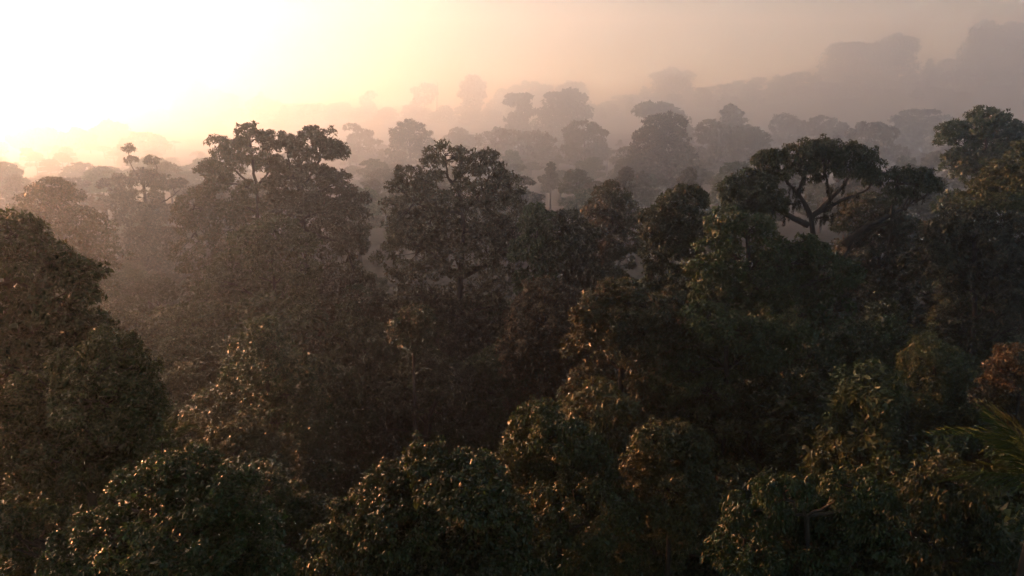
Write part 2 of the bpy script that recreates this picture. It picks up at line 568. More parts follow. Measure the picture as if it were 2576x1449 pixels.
hero('layered_tree', 'hazy orange tree with flat bough layers and two thin tufted tops', 118,
     [(322, 378, 19, 15), (330, 402, 17, 10), (382, 405, 18, 13), (378, 440, 22, 20), (350, 450, 30, 26), (320, 465, 34, 26), (400, 460, 26, 24),
      (270, 465, 24, 14), (300, 492, 40, 18), (360, 500, 52, 26), (430, 468, 34, 16), (455, 462, 20, 14), (310, 520, 34, 18), (345, 545, 50, 34), (400, 540, 44, 34), (350, 600, 48, 36), (410, 610, 48, 44), (370, 660, 60, 40)],
     [(360, 420), (365, 500), (372, 580), (395, 680), (400, 760)], 14,
     limbs=[([(362, 470), (345, 440), (328, 415), (322, 375)], 0.13, 0.05), ([(368, 470), (385, 445), (398, 425), (385, 400)], 0.14, 0.05),
            ([(370, 520), (420, 505), (455, 475)], 0.16, 0.06), ([(368, 520), (310, 495), (262, 465)], 0.16, 0.06)],
     skirt=0, leaf='warm', r0=0.42, drop=0.2, cr=0.85, cover=1.5, lai=1.5, L=0.32, W=0.17)
hero('broadleaf_tree', 'rounded orange-lit tree near the left edge behind the glinting dark foliage', 92,
     [(130, 480, 42, 36), (95, 500, 40, 40), (165, 510, 46, 40), (70, 545, 36, 30), (115, 560, 60, 46), (200, 555, 48, 40), (250, 580, 42, 40), (30, 535, 26, 20), (150, 620, 70, 50), (230, 650, 60, 50), (60, 610, 50, 50)],
     [(150, 540), (160, 640), (165, 760)], 15, leaf='warm', r0=0.45, drop=0.16, sprigs=40, **MID)
Z3 = zoom(939.2, 335.4, 0.3241)
hero('spreading_tree', 'broad tree at centre with a bare bent limb under its domed top', 84,
     [(560, 165, 160, 80), (470, 225, 90, 60), (700, 190, 80, 70), (850, 195, 110, 70), (900, 290, 120, 75), (1050, 430, 95, 95), (980, 350, 90, 70), (300, 350, 130, 85), (180, 420, 90, 55), (400, 400, 90, 70),
      (840, 440, 120, 75), (170, 570, 100, 80), (250, 640, 110, 80), (600, 540, 120, 80), (800, 580, 150, 80), (960, 520, 90, 70), (420, 620, 100, 80), (600, 680, 130, 90), (300, 800, 170, 110), (840, 840, 170, 90), (1080, 720, 150, 80), (1060, 880, 160, 90), (560, 860, 150, 90), (480, 330, 70, 50), (740, 300, 110, 70), (1060, 560, 100, 70), (700, 420, 90, 60), (480, 480, 110, 60), (330, 500, 110, 70), (900, 680, 140, 80), (200, 720, 120, 80), (440, 740, 130, 80), (740, 760, 140, 80), (960, 780, 140, 80)],
     [(668, 460), (720, 620), (700, 830), (665, 1120), (670, 1300)], 16, Z3, 0.3241,
     limbs=[([(690, 500), (655, 440), (600, 370), (565, 345), (575, 290), (560, 220)], 0.24, 0.09), ([(720, 600), (780, 520), (880, 420), (900, 300)], 0.2, 0.08),
            ([(720, 640), (620, 600), (440, 600), (330, 540), (250, 470)], 0.22, 0.08), ([(668, 1120), (600, 1060), (480, 950), (300, 840)], 0.34, 0.12),
            ([(680, 1120), (800, 1060), (930, 990), (1060, 940)], 0.36, 0.14), ([(660, 440), (600, 350), (500, 335)], 0.1, 0.05)],
     fat=1.22, cap=56000, leaf='warm', r0=0.62, drop=0.16, sprigs=50, **MID)
hero('broadleaf_tree', 'dark green tree on the right shoulder of the broad centre tree', 78,
     [(1260, 590, 85, 60), (1320, 650, 75, 60), (1220, 700, 110, 80), (1330, 740, 80, 60), (1250, 800, 140, 70), (1380, 860, 110, 90), (1200, 920, 140, 90)],
     [(1270, 700), (1275, 900), (1280, 1200)], 17, Z3, 0.3241, leaf='green', r0=0.35, drop=0.12, **MID)
hero('dome_tree', 'small dome-shaped tree with a brownish top below the centre tree', 62,
     [(1370, 725, 55, 28), (1400, 760, 52, 45), (1340, 765, 50, 42), (1310, 800, 45, 40), (1420, 820, 45, 45), (1365, 830, 70, 60), (1330, 880, 70, 60), (1420, 890, 60, 60)],
     [(1370, 760), (1372, 860), (1372, 980)], 18, leaf='rust', r0=0.3, drop=0.08, cr=0.8, cover=1.5, lai=1.5, L=0.25, W=0.13)
Z5 = zoom(1811.2, 322.0, 0.2777)
hero('umbrella_tree', 'large dark umbrella-crowned tree at right with an open fork of mossy limbs', 60,
     [(700, 240, 130, 95), (900, 200, 140, 85), (1060, 215, 120, 90), (1230, 270, 130, 100), (1340, 390, 110, 90), (1400, 480, 80, 70), (1180, 390, 120, 80), (950, 330, 130, 80), (760, 360, 110, 70), (430, 290, 100, 75), (520, 250, 70, 60),
      (350, 290, 60, 60), (540, 410, 100, 65), (860, 460, 55, 45), (240, 420, 70, 50), (380, 460, 120, 80), (130, 500, 90, 60), (300, 600, 130, 100), (480, 580, 80, 60), (70, 560, 90, 70), (160, 690, 130, 100), (350, 720, 120, 90), (520, 700, 90, 70)],
     [(822, 790), (850, 870), (880, 980), (890, 1200)], 19, Z5, 0.2777,
     limbs=[([(825, 800), (780, 710), (740, 640), (690, 580), (620, 510)], 0.26, 0.09), ([(830, 800), (900, 745), (960, 690), (1050, 590), (1130, 510), (1180, 430)], 0.26, 0.09),
            ([(870, 780), (960, 730), (1080, 660), (1220, 610), (1330, 560)], 0.2, 0.07), ([(735, 660), (670, 690), (590, 690)], 0.10, 0.04), ([(720, 600), (720, 540), (760, 460), (780, 380)], 0.14, 0.06),
            ([(1000, 640), (990, 560), (960, 450), (950, 350)], 0.13, 0.05), ([(870, 820), (960, 800), (1010, 795)], 0.09, 0.04), ([(800, 880), (650, 820), (480, 700), (330, 620)], 0.3, 0.1)],
     skirt=0, fat=1.3, moss=7, leaf='green', r0=0.6, drop=0.06, sprigs=90, cr=0.6, cover=1.7, lai=1.5, L=0.27, W=0.10, droop=0.6)
hero('leaning_tree', 'dark tree leaning right on a long arching mossy limb beside the umbrella crown', 58,
     [(1600, 430, 100, 65), (1700, 430, 90, 55), (1830, 420, 75, 50), (1900, 510, 100, 75), (1790, 520, 110, 70), (1590, 560, 80, 70), (1720, 610, 60, 50), (1950, 560, 60, 50), (1580, 660, 60, 50)],
     [(1250, 920), (1120, 1060), (1020, 1250), (1000, 1500)], 20, Z5, 0.2777,
     limbs=[([(1120, 1060), (1250, 920), (1360, 860), (1460, 835), (1550, 780), (1660, 740), (1780, 660), (1880, 600)], 0.34, 0.08), ([(1300, 920), (1400, 890), (1500, 880), (1560, 830)], 0.16, 0.1),
            ([(1550, 790), (1560, 680), (1590, 560), (1610, 450)], 0.15, 0.05), ([(1560, 800), (1545, 900), (1535, 1020), (1525, 1060)], 0.12, 0.05), ([(1660, 735), (1700, 650), (1790, 540)], 0.12, 0.05)],
     skirt=0, fat=1.2, moss=8, leaf='green', r0=0.45, drop=0.08, sprigs=40, auto=False, cr=0.6, cover=1.7, lai=1.5, L=0.27, W=0.10, droop=0.6)
Z4 = zoom(1408.7, 301.9, 0.4536)
hero('broadleaf_tree', 'dense dark tree crown left of the umbrella tree', 57,
     [(680, 410, 90, 50), (740, 450, 75, 55), (620, 470, 85, 55), (500, 530, 65, 40), (560, 570, 110, 70), (680, 560, 110, 80), (510, 630, 70, 50), (620, 670, 110, 55), (760, 600, 70, 60)],
     [(740, 640), (760, 720), (770, 900), (770, 1100)], 21, Z4, 0.4536,
     limbs=[([(770, 660), (700, 670), (620, 690), (560, 700)], 0.18, 0.07)],
     fat=1.2, leaf='green', r0=0.45, drop=0.06, sprigs=40, cr=0.7, cover=1.6, lai=1.5, L=0.25, W=0.12)
hero('broadleaf_tree', 'bulky dark tree filling the space beneath the umbrella crown', 52,
     [(920, 560, 110, 100), (1050, 620, 130, 110), (860, 680, 120, 90), (1000, 780, 170, 120), (1180, 720, 120, 90), (1280, 820, 130, 100), (820, 830, 140, 90), (1100, 920, 200, 120), (900, 1000, 170, 110), (1390, 740, 110, 80), (1470, 800, 100, 80), (1340, 680, 70, 50), (1400, 900, 160, 110), (1560, 880, 120, 90)],
     [(1040, 640), (1050, 800), (1060, 1100)], 22, Z4, 0.4536, leaf='green', r0=0.45, drop=0.1, sprigs=40, cr=0.75, cover=1.5, lai=1.5, L=0.26, W=0.13)
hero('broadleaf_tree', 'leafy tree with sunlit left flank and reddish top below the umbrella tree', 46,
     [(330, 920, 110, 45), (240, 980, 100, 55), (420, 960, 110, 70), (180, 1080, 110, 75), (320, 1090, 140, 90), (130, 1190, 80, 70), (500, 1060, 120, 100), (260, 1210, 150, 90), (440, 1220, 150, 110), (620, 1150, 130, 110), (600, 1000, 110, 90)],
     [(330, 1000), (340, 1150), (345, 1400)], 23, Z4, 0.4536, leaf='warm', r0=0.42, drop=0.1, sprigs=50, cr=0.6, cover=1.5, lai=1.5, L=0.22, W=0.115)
hero('broadleaf_tree', 'shaded tree in the dark right of the reddish-topped tree', 44,
     [(820, 1120, 150, 100), (980, 1180, 150, 110), (720, 1260, 150, 100), (1120, 1280, 150, 100), (900, 1330, 190, 110), (1250, 1180, 130, 100), (660, 1400, 150, 100)],
     [(920, 1180), (930, 1300), (930, 1500)], 24, Z4, 0.4536, leaf='green', r0=0.4, drop=0.1, sprigs=30, cr=0.65, cover=1.5, lai=1.5, L=0.23, W=0.115)

# the near trees along the bottom and the left
hero('broadleaf_tree', 'near leafy tree rising highest at the left edge, full of glints', 26,
     [(30, 590, 70, 50), (-40, 600, 90, 70), (90, 650, 80, 55), (170, 690, 70, 50), (215, 690, 45, 40), (40, 720, 120, 80), (160, 770, 95, 75), (90, 840, 130, 90), (220, 830, 50, 60), (-60, 820, 120, 110), (30, 940, 140, 90)],
     [(20, 700), (20, 850), (20, 1200)], 25, cap=56000, skirt=0.55, leaf='gloss', r0=0.4, drop=0.16, sprigs=170, **NEAR)
hero('broadleaf_tree', 'near dark tree with a sunlit right shoulder below the highest left tree', 22,
     [(290, 880, 60, 50), (340, 930, 60, 50), (240, 930, 90, 70), (360, 1000, 55, 55), (130, 1010, 120, 80), (270, 1030, 110, 90), (370, 1080, 50, 60), (180, 1130, 140, 100), (330, 1140, 90, 70), (20, 1090, 120, 100), (60, 1220, 130, 80)],
     [(220, 980), (225, 1130), (225, 1400)], 26, cap=56000, skirt=0, leaf='gloss', r0=0.35, drop=0.16, sprigs=170, **NEARER)
hero('broadleaf_tree', 'nearest golden-flecked tree filling the bottom left corner', 17,
     [(470, 1190, 80, 60), (390, 1210, 80, 60), (560, 1240, 80, 60), (640, 1290, 60, 55), (480, 1290, 120, 80), (330, 1290, 110, 70), (600, 1370, 110, 80), (440, 1390, 140, 80), (260, 1380, 130, 80), (100, 1360, 130, 70), (680, 1430, 60, 80), (-10, 1330, 100, 70), (200, 1470, 200, 70), (520, 1490, 200, 80)],
     [(430, 1300), (435, 1420), (440, 1600)], 27, cap=60000, skirt=0, leaf='gloss', r0=0.3, drop=0.16, sprigs=220, cr=0.36, cover=1.5, lai=1.3, L=0.124, W=0.062, tri=2)
hero('conical_tree', 'narrow conical tree with bright glints down its left side', 48,
     [(660, 835, 38, 36), (640, 880, 55, 45), (700, 880, 50, 45), (610, 930, 50, 50), (680, 940, 70, 60), (740, 930, 50, 50), (590, 990, 45, 45), (660, 1010, 80, 60), (750, 1000, 70, 60), (600, 1050, 50, 40), (700, 1080, 90, 60), (790, 1060, 50, 60)],
     [(670, 860), (675, 980), (680, 1150)], 28, leaf='gloss', r0=0.3, drop=0.14, sprigs=120, cr=0.5, cover=1.6, lai=1.4, L=0.19, W=0.10)
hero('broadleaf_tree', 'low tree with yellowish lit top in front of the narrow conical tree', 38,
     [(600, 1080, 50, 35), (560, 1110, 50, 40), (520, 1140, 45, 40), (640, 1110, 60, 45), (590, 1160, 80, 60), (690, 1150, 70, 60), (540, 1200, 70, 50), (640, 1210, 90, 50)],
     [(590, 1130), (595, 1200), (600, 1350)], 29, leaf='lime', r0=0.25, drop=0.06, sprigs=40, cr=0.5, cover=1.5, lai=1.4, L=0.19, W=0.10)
hero('broadleaf_tree', 'small round dark tree left of the big bottom dome', 30,
     [(670, 1235, 55, 35), (730, 1265, 60, 42), (640, 1260, 50, 40), (700, 1300, 70, 45), (760, 1310, 45, 40), (730, 1370, 80, 60)],
     [(700, 1270), (702, 1330), (705, 1450)], 30, cap=20000, skirt=0, leaf='gloss', r0=0.2, drop=0.06, sprigs=30, **NEAR)
hero('broadleaf_tree', 'big leafy dome at bottom centre with a golden left rim', 27,
     [(1090, 1165, 80, 42), (1190, 1175, 70, 38), (990, 1190, 60, 40), (950, 1240, 70, 50), (1060, 1230, 110, 60), (1180, 1240, 110, 60), (880, 1300, 65, 55), (1000, 1310, 110, 70), (1130, 1320, 130, 70), (1250, 1300, 90, 70), (840, 1380, 65, 65),
      (950, 1390, 110, 70), (1090, 1400, 140, 70), (1230, 1400, 120, 70), (800, 1450, 60, 60), (1000, 1490, 180, 70), (1200, 1490, 160, 70)],
     [(1090, 1240), (1095, 1350), (1100, 1550)], 31, cap=64000, skirt=0, leaf='gloss', r0=0.35, drop=0.14, sprigs=200, droop=0.7, cr=0.46, cover=1.6, lai=1.35, L=0.168, W=0.084, tri=2)
hero('vine_covered_tree', 'vine-draped tree with two hanging leafy mounds right of the bottom dome', 31,
     [(1350, 1045, 60, 36), (1330, 1080, 60, 50), (1410, 1100, 65, 50), (1480, 1140, 60, 55), (1310, 1150, 60, 70), (1390, 1180, 90, 80), (1490, 1220, 70, 80), (1330, 1260, 90, 80), (1440, 1290, 110, 80), (1540, 1300, 70, 80), (1390, 1380, 130, 80), (1520, 1400, 110, 80)],
     [(1400, 1110), (1405, 1250), (1410, 1450)], 32, cap=52000, skirt=0, leaf='gloss', r0=0.35, drop=0.14, sprigs=140, droop=0.7, cr=0.46, cover=1.6, lai=1.35, L=0.176, W=0.095, tri=2)
hero('broadleaf_tree', 'light green leafy mound right of the vine-draped tree', 33,
     [(1690, 1095, 60, 32), (1640, 1115, 50, 40), (1740, 1120, 50, 40), (1680, 1150, 80, 50), (1620, 1180, 60, 55), (1740, 1190, 60, 60), (1670, 1240, 90, 70), (1600, 1270, 60, 60), (1720, 1300, 90, 80), (1620, 1370, 100, 90)],
     [(1680, 1140), (1682, 1230), (1685, 1400)], 33, cap=36000, skirt=0, leaf='lime', r0=0.28, drop=0.14, sprigs=110, droop=0.6, **NEAR)
hero('compound_leaf_tree', 'dark drooping-leaved tree in the bottom right shade', 25,
     [(1960, 1240, 75, 40), (1900, 1290, 75, 50), (2010, 1290, 90, 55), (2150, 1230, 80, 40), (2120, 1290, 90, 55), (2210, 1300, 75, 55), (1870, 1380, 90, 70), (2000, 1390, 120, 70), (2150, 1400, 120, 70), (2050, 1480, 170, 70)],
     [(2030, 1300), (2035, 1400), (2040, 1560)], 34, cap=40000, skirt=0, leaf='green', r0=0.3, drop=0.16, sprigs=120, droop=0.9, cr=0.48, cover=1.5, lai=1.3, L=0.22, W=0.075, tri=2)
hero('compound_leaf_tree', 'dark drooping-leaved tree between the bottom right shade tree and the palm', 26,
     [(2380, 1200, 80, 45), (2310, 1240, 75, 50), (2440, 1240, 60, 55), (2370, 1300, 100, 60), (2290, 1340, 85, 60), (2430, 1340, 80, 60), (2360, 1420, 130, 70), (2500, 1430, 90, 80)],
     [(2380, 1260), (2382, 1350), (2385, 1500)], 35, cap=30000, skirt=0, leaf='green', r0=0.28, drop=0.16, sprigs=90, droop=0.9, cr=0.48, cover=1.5, lai=1.3, L=0.22, W=0.075, tri=2)
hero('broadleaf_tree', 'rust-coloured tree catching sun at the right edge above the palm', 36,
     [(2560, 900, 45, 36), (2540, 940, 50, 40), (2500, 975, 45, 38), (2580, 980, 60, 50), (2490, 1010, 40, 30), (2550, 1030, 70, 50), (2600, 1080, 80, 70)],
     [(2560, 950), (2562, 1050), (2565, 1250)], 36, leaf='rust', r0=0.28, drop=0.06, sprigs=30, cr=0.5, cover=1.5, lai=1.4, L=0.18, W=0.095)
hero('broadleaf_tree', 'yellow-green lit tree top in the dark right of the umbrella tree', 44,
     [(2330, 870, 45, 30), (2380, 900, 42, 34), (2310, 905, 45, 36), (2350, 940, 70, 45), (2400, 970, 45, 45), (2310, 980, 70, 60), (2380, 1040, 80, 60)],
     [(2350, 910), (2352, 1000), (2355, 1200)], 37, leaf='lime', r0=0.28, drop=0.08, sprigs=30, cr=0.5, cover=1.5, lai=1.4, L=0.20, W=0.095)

# right side, middle distance
hero('broadleaf_tree', 'dark feathery tree standing highest at the right edge', 100,
     [(2480, 300, 48, 32), (2450, 325, 40, 28), (2525, 325, 44, 34), (2545, 350, 40, 30), (2400, 330, 34, 26), (2385, 350, 30, 20), (2425, 350, 34, 24), (2500, 365, 60, 34), (2420, 390, 44, 28), (2470, 410, 70, 36), (2540, 400, 50, 40)],
     [(2480, 350), (2482, 420), (2485, 520)], 38, leaf='green', r0=0.45, drop=0.18, sprigs=60, **MID)
hero('layered_tree', 'green layered tree sloping down from the right edge', 62,
     [(2590, 380, 50, 34), (2560, 410, 48, 30), (2530, 435, 46, 26), (2590, 450, 60, 40), (2500, 455, 40, 20), (2545, 480, 60, 30), (2480, 485, 34, 18), (2600, 510, 70, 40), (2520, 510, 60, 28)],
     [(2590, 430), (2592, 520), (2595, 700)], 39, leaf='lime', r0=0.4, drop=0.1, sprigs=40, flat=0.5, cr=0.7, cover=1.6, lai=1.5, L=0.25, W=0.12)
hero('broadleaf_tree', 'shaded tree mass under the green layered tree at right', 58,
     [(2420, 560, 60, 45), (2490, 560, 60, 45), (2370, 600, 60, 50), (2460, 620, 80, 60), (2550, 600, 70, 60), (2330, 650, 60, 50), (2410, 680, 80, 60), (2520, 690, 90, 70), (2590, 660, 60, 70)],
     [(2450, 590), (2452, 700), (2455, 850)], 40, leaf='warm', r0=0.4, drop=0.1, sprigs=30, cr=0.7, cover=1.5, lai=1.5, L=0.26, W=0.13)
hero('broadleaf_tree', 'dim tree with faint golden leaves seen through the gap under the leaning limb', 75,
     [(2180, 520, 60, 35), (2230, 560, 50, 40), (2140, 560, 50, 35), (2280, 590, 50, 45), (2200, 620, 70, 50), (2290, 660, 60, 50), (2150, 650, 60, 50), (2230, 700, 80, 50)],
     [(2210, 560), (2212, 650), (2215, 780)], 41, leaf='warm', r0=0.35, drop=0.12, sprigs=20, **MID)
hero('conical_tree', 'slender pointed tree in brown haze left of the dense dark crown', 88,
     [(1540, 475, 32, 22), (1515, 500, 32, 30), (1565, 505, 34, 30), (1540, 530, 44, 34), (1495, 540, 30, 26), (1580, 550, 36, 36), (1530, 575, 50, 36), (1485, 580, 28, 28), (1570, 610, 50, 40), (1510, 630, 50, 44)],
     [(1540, 490), (1540, 580), (1542, 680), (1545, 760)], 42, leaf='warm', r0=0.3, drop=0.2, sprigs=40, **MID)
hero('broadleaf_tree', 'dim green tree low between the centre tree and the slender pointed tree', 80,
     [(1430, 555, 40, 26), (1400, 590, 44, 36), (1460, 600, 44, 40), (1430, 640, 60, 46), (1390, 680, 56, 50), (1470, 690, 56, 50), (1530, 720, 60, 50)],
     [(1430, 600), (1432, 680), (1434, 780)], 43, leaf='green', r0=0.3, drop=0.1, **MID)

BACK = dict(cr=1.3, cover=1.5, lai=1.5, L=0.55, W=0.30, twigs=5, cap=16000)
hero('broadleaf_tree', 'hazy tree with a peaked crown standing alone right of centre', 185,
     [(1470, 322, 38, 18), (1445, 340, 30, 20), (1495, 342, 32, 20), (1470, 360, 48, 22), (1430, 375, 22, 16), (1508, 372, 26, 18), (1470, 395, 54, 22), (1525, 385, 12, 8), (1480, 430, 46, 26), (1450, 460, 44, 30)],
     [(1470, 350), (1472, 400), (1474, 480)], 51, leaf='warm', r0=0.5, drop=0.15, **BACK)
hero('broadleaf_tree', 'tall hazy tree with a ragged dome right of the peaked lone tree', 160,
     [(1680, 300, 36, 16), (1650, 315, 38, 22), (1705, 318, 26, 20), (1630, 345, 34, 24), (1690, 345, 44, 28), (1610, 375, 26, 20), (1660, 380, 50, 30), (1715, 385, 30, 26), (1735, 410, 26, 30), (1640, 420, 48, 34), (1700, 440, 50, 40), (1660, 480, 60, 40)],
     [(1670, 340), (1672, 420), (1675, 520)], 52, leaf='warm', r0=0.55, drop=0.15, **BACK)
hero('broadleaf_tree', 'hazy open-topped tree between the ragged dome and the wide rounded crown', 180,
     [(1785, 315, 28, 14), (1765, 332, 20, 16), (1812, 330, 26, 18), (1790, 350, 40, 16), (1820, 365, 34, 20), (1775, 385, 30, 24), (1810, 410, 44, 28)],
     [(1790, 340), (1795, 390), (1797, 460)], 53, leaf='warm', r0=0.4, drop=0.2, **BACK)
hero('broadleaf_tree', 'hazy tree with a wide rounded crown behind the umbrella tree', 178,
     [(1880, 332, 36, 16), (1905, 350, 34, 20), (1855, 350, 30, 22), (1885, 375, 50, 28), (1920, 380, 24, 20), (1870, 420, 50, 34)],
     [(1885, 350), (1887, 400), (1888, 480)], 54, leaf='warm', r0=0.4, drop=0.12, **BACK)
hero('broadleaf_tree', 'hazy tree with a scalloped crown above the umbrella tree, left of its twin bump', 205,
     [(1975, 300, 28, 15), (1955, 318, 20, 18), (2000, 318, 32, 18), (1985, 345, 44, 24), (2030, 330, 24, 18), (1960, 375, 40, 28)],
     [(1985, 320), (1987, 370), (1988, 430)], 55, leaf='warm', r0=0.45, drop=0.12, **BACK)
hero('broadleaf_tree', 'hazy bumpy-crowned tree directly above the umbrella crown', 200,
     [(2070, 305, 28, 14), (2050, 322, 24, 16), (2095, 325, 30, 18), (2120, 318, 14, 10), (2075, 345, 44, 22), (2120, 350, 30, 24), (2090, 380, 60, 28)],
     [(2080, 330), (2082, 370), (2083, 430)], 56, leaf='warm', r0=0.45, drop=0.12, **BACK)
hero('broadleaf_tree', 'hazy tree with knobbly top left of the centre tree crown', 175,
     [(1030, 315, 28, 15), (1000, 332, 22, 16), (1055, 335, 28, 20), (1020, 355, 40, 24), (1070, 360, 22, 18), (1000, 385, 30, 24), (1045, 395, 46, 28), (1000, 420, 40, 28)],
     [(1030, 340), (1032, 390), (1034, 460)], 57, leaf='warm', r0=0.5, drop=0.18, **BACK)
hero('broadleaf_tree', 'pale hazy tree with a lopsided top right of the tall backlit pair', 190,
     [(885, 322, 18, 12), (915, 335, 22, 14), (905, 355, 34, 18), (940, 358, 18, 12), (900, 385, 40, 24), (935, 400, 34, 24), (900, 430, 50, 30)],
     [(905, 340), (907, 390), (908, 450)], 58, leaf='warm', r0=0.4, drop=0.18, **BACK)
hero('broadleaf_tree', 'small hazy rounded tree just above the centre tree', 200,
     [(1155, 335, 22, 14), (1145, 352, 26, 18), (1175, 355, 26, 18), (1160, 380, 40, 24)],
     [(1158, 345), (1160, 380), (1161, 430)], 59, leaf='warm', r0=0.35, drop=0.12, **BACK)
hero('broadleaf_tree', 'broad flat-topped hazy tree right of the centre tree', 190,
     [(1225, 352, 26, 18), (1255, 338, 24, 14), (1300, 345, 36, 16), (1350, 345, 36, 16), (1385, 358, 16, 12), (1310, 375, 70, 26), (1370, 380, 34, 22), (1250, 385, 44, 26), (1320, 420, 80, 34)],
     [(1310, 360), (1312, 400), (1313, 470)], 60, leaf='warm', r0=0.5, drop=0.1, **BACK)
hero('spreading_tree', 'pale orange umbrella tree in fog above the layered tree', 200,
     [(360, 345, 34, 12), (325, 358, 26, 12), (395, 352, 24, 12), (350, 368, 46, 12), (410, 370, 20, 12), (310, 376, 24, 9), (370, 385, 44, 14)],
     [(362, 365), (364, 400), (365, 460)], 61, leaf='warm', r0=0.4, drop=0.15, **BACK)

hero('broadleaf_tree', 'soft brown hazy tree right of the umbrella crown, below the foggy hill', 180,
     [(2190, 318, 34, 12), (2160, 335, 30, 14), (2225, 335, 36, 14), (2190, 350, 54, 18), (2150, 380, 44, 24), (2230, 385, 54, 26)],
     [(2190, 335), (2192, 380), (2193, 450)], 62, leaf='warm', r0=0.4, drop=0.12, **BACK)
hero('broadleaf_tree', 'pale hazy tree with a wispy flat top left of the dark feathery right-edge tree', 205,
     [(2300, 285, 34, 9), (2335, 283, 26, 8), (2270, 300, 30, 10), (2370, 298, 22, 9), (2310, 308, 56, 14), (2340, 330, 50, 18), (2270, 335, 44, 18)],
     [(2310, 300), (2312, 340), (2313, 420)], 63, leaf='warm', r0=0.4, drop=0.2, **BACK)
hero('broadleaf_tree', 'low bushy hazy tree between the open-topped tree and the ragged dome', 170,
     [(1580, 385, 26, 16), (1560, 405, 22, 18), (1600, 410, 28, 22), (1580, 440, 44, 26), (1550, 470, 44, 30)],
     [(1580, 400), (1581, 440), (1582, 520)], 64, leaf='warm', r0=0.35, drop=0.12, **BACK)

FARP = dict(raw=True, cap=9000, low=-0.9, cr=2.8, cover=1.3, lai=1.4, L=1.7, W=1.0, twigs=5, leaf='green')
FAR_G = 'emergent trees on the misty ridges'


def far(label, Y, lobes, trunk, seed, r0=1.0, name='ridge_tree', **kw):
    q = dict(FARP); q.update(kw)
    e = 1.68 if Y > 800 else 1.3
    Y *= e; r0 *= e
    rr = np.random.default_rng(seed + 5)
    parts = []
    for x, y, rx, ry in lobes:                   # a broken outline: a core and smaller knobs round it
        y, ry = y + 0.3 * ry, 1.4 * ry
        parts.append((x, y + 0.1 * ry, 0.78 * rx, 0.8 * ry))
        for k in range(6):
            a = math.pi * (k + rr.uniform(0.1, 0.9)) / 6
            h = rr.uniform(0.26, 0.5)
            parts.append((x + 0.72 * rx * math.cos(a) * rr.uniform(0.8, 1.25), y - 0.68 * ry * math.sin(a) * rr.uniform(0.7, 1.3), h * rx, max(h * ry, 0.6 * h * rx)))
    lobes = parts
    for z in ('cr', 'L', 'W'):
        q[z] *= e
    hero(name, label, Y, lobes, trunk, seed, r0=r0, group=FAR_G, **q)


far('faint tall tree crowning the hump of the left ridge', 880, [(475, 205, 26, 11), (450, 222, 20, 14), (500, 220, 24, 12), (470, 240, 40, 16)], [(475, 225), (476, 260), (477, 300)], 71)
far('faint tree on the right slope of the left ridge hump', 890, [(540, 240, 26, 11), (520, 255, 30, 14), (575, 247, 22, 10), (555, 262, 40, 12)], [(545, 250), (546, 275), (547, 310)], 72)
far('faint wispy tree with a thin bare shoot right of the left ridge hump', 900, [(655, 252, 24, 8), (680, 262, 24, 9), (640, 265, 26, 10), (657, 238, 4, 5)], [(655, 255), (656, 275), (657, 300)], 73, drop=0.3)
far('low faint tree on the left ridge, nearest the wispy one', 900, [(735, 272, 26, 9), (720, 282, 26, 10), (760, 280, 24, 9)], [(738, 276), (739, 290), (740, 310)], 74)
far('low wide faint tree on the ridge above the tall backlit pair', 905, [(795, 270, 28, 9), (840, 276, 24, 10), (820, 284, 40, 10)], [(815, 276), (816, 290), (817, 310)], 75)
far('small faint tree on a slim trunk at the dip of the ridge', 870, [(932, 238, 15, 8), (916, 252, 13, 9), (928, 262, 16, 9)], [(934, 244), (935, 270), (936, 310)], 76, r0=0.6)
far('faint twin-topped open tree left of the ridge dome', 860, [(1045, 228, 13, 10), (1078, 220, 20, 9), (1092, 234, 9, 9), (1052, 250, 13, 10), (1075, 250, 14, 9), (1042, 268, 16, 12)], [(1068, 235), (1068, 265), (1068, 310)], 77, r0=0.7, drop=0.2)
far('tall solitary dome-shaped tree on the centre of the ridge', 840, [(1190, 202, 20, 13), (1176, 216, 20, 13), (1206, 218, 18, 14), (1190, 234, 30, 16), (1213, 240, 12, 10), (1188, 258, 26, 13), (1192, 278, 20, 12)], [(1190, 225), (1191, 265), (1192, 310)], 78, drop=0.05)
far('faint pointed tree on the ridge just right of the dome', 900, [(1265, 232, 18, 8), (1300, 226, 20, 9), (1322, 214, 11, 9), (1285, 244, 40, 10)], [(1300, 232), (1300, 255), (1300, 290)], 79)
far('faint knob-topped tree in the middle of the right-centre ridge', 900, [(1345, 214, 13, 8), (1370, 222, 18, 8), (1355, 236, 34, 10)], [(1352, 224), (1353, 250), (1354, 290)], 80)
far('faint double-domed tree at the right end of the centre ridge', 900, [(1435, 212, 14, 7), (1458, 216, 13, 8), (1415, 224, 18, 8), (1445, 232, 34, 12)], [(1440, 222), (1440, 250), (1440, 290)], 81)
far('pale flat tree below the ridge, right of the dome', 640, [(1290, 244, 18, 7), (1320, 244, 16, 7), (1305, 258, 30, 11), (1320, 280, 26, 14), (1300, 300, 30, 16)], [(1306, 250), (1307, 280), (1308, 330)], 82, r0=0.8, cr=2.6, L=1.9, W=1.1)
far('pale broad tree below the double-domed ridge tree', 660, [(1395, 242, 24, 8), (1435, 236, 26, 9), (1465, 246, 14, 9), (1420, 258, 50, 12), (1440, 282, 44, 16), (1385, 285, 34, 16)], [(1425, 250), (1426, 280), (1427, 330)], 83, r0=0.8, cr=2.6, L=1.9, W=1.1)
far('faint tree on the lowest shoulder of the right hill', 900, [(1655, 190, 22, 8), (1690, 182, 24, 10), (1722, 188, 22, 9), (1690, 200, 44, 10)], [(1690, 186), (1690, 210), (1690, 250)], 84)
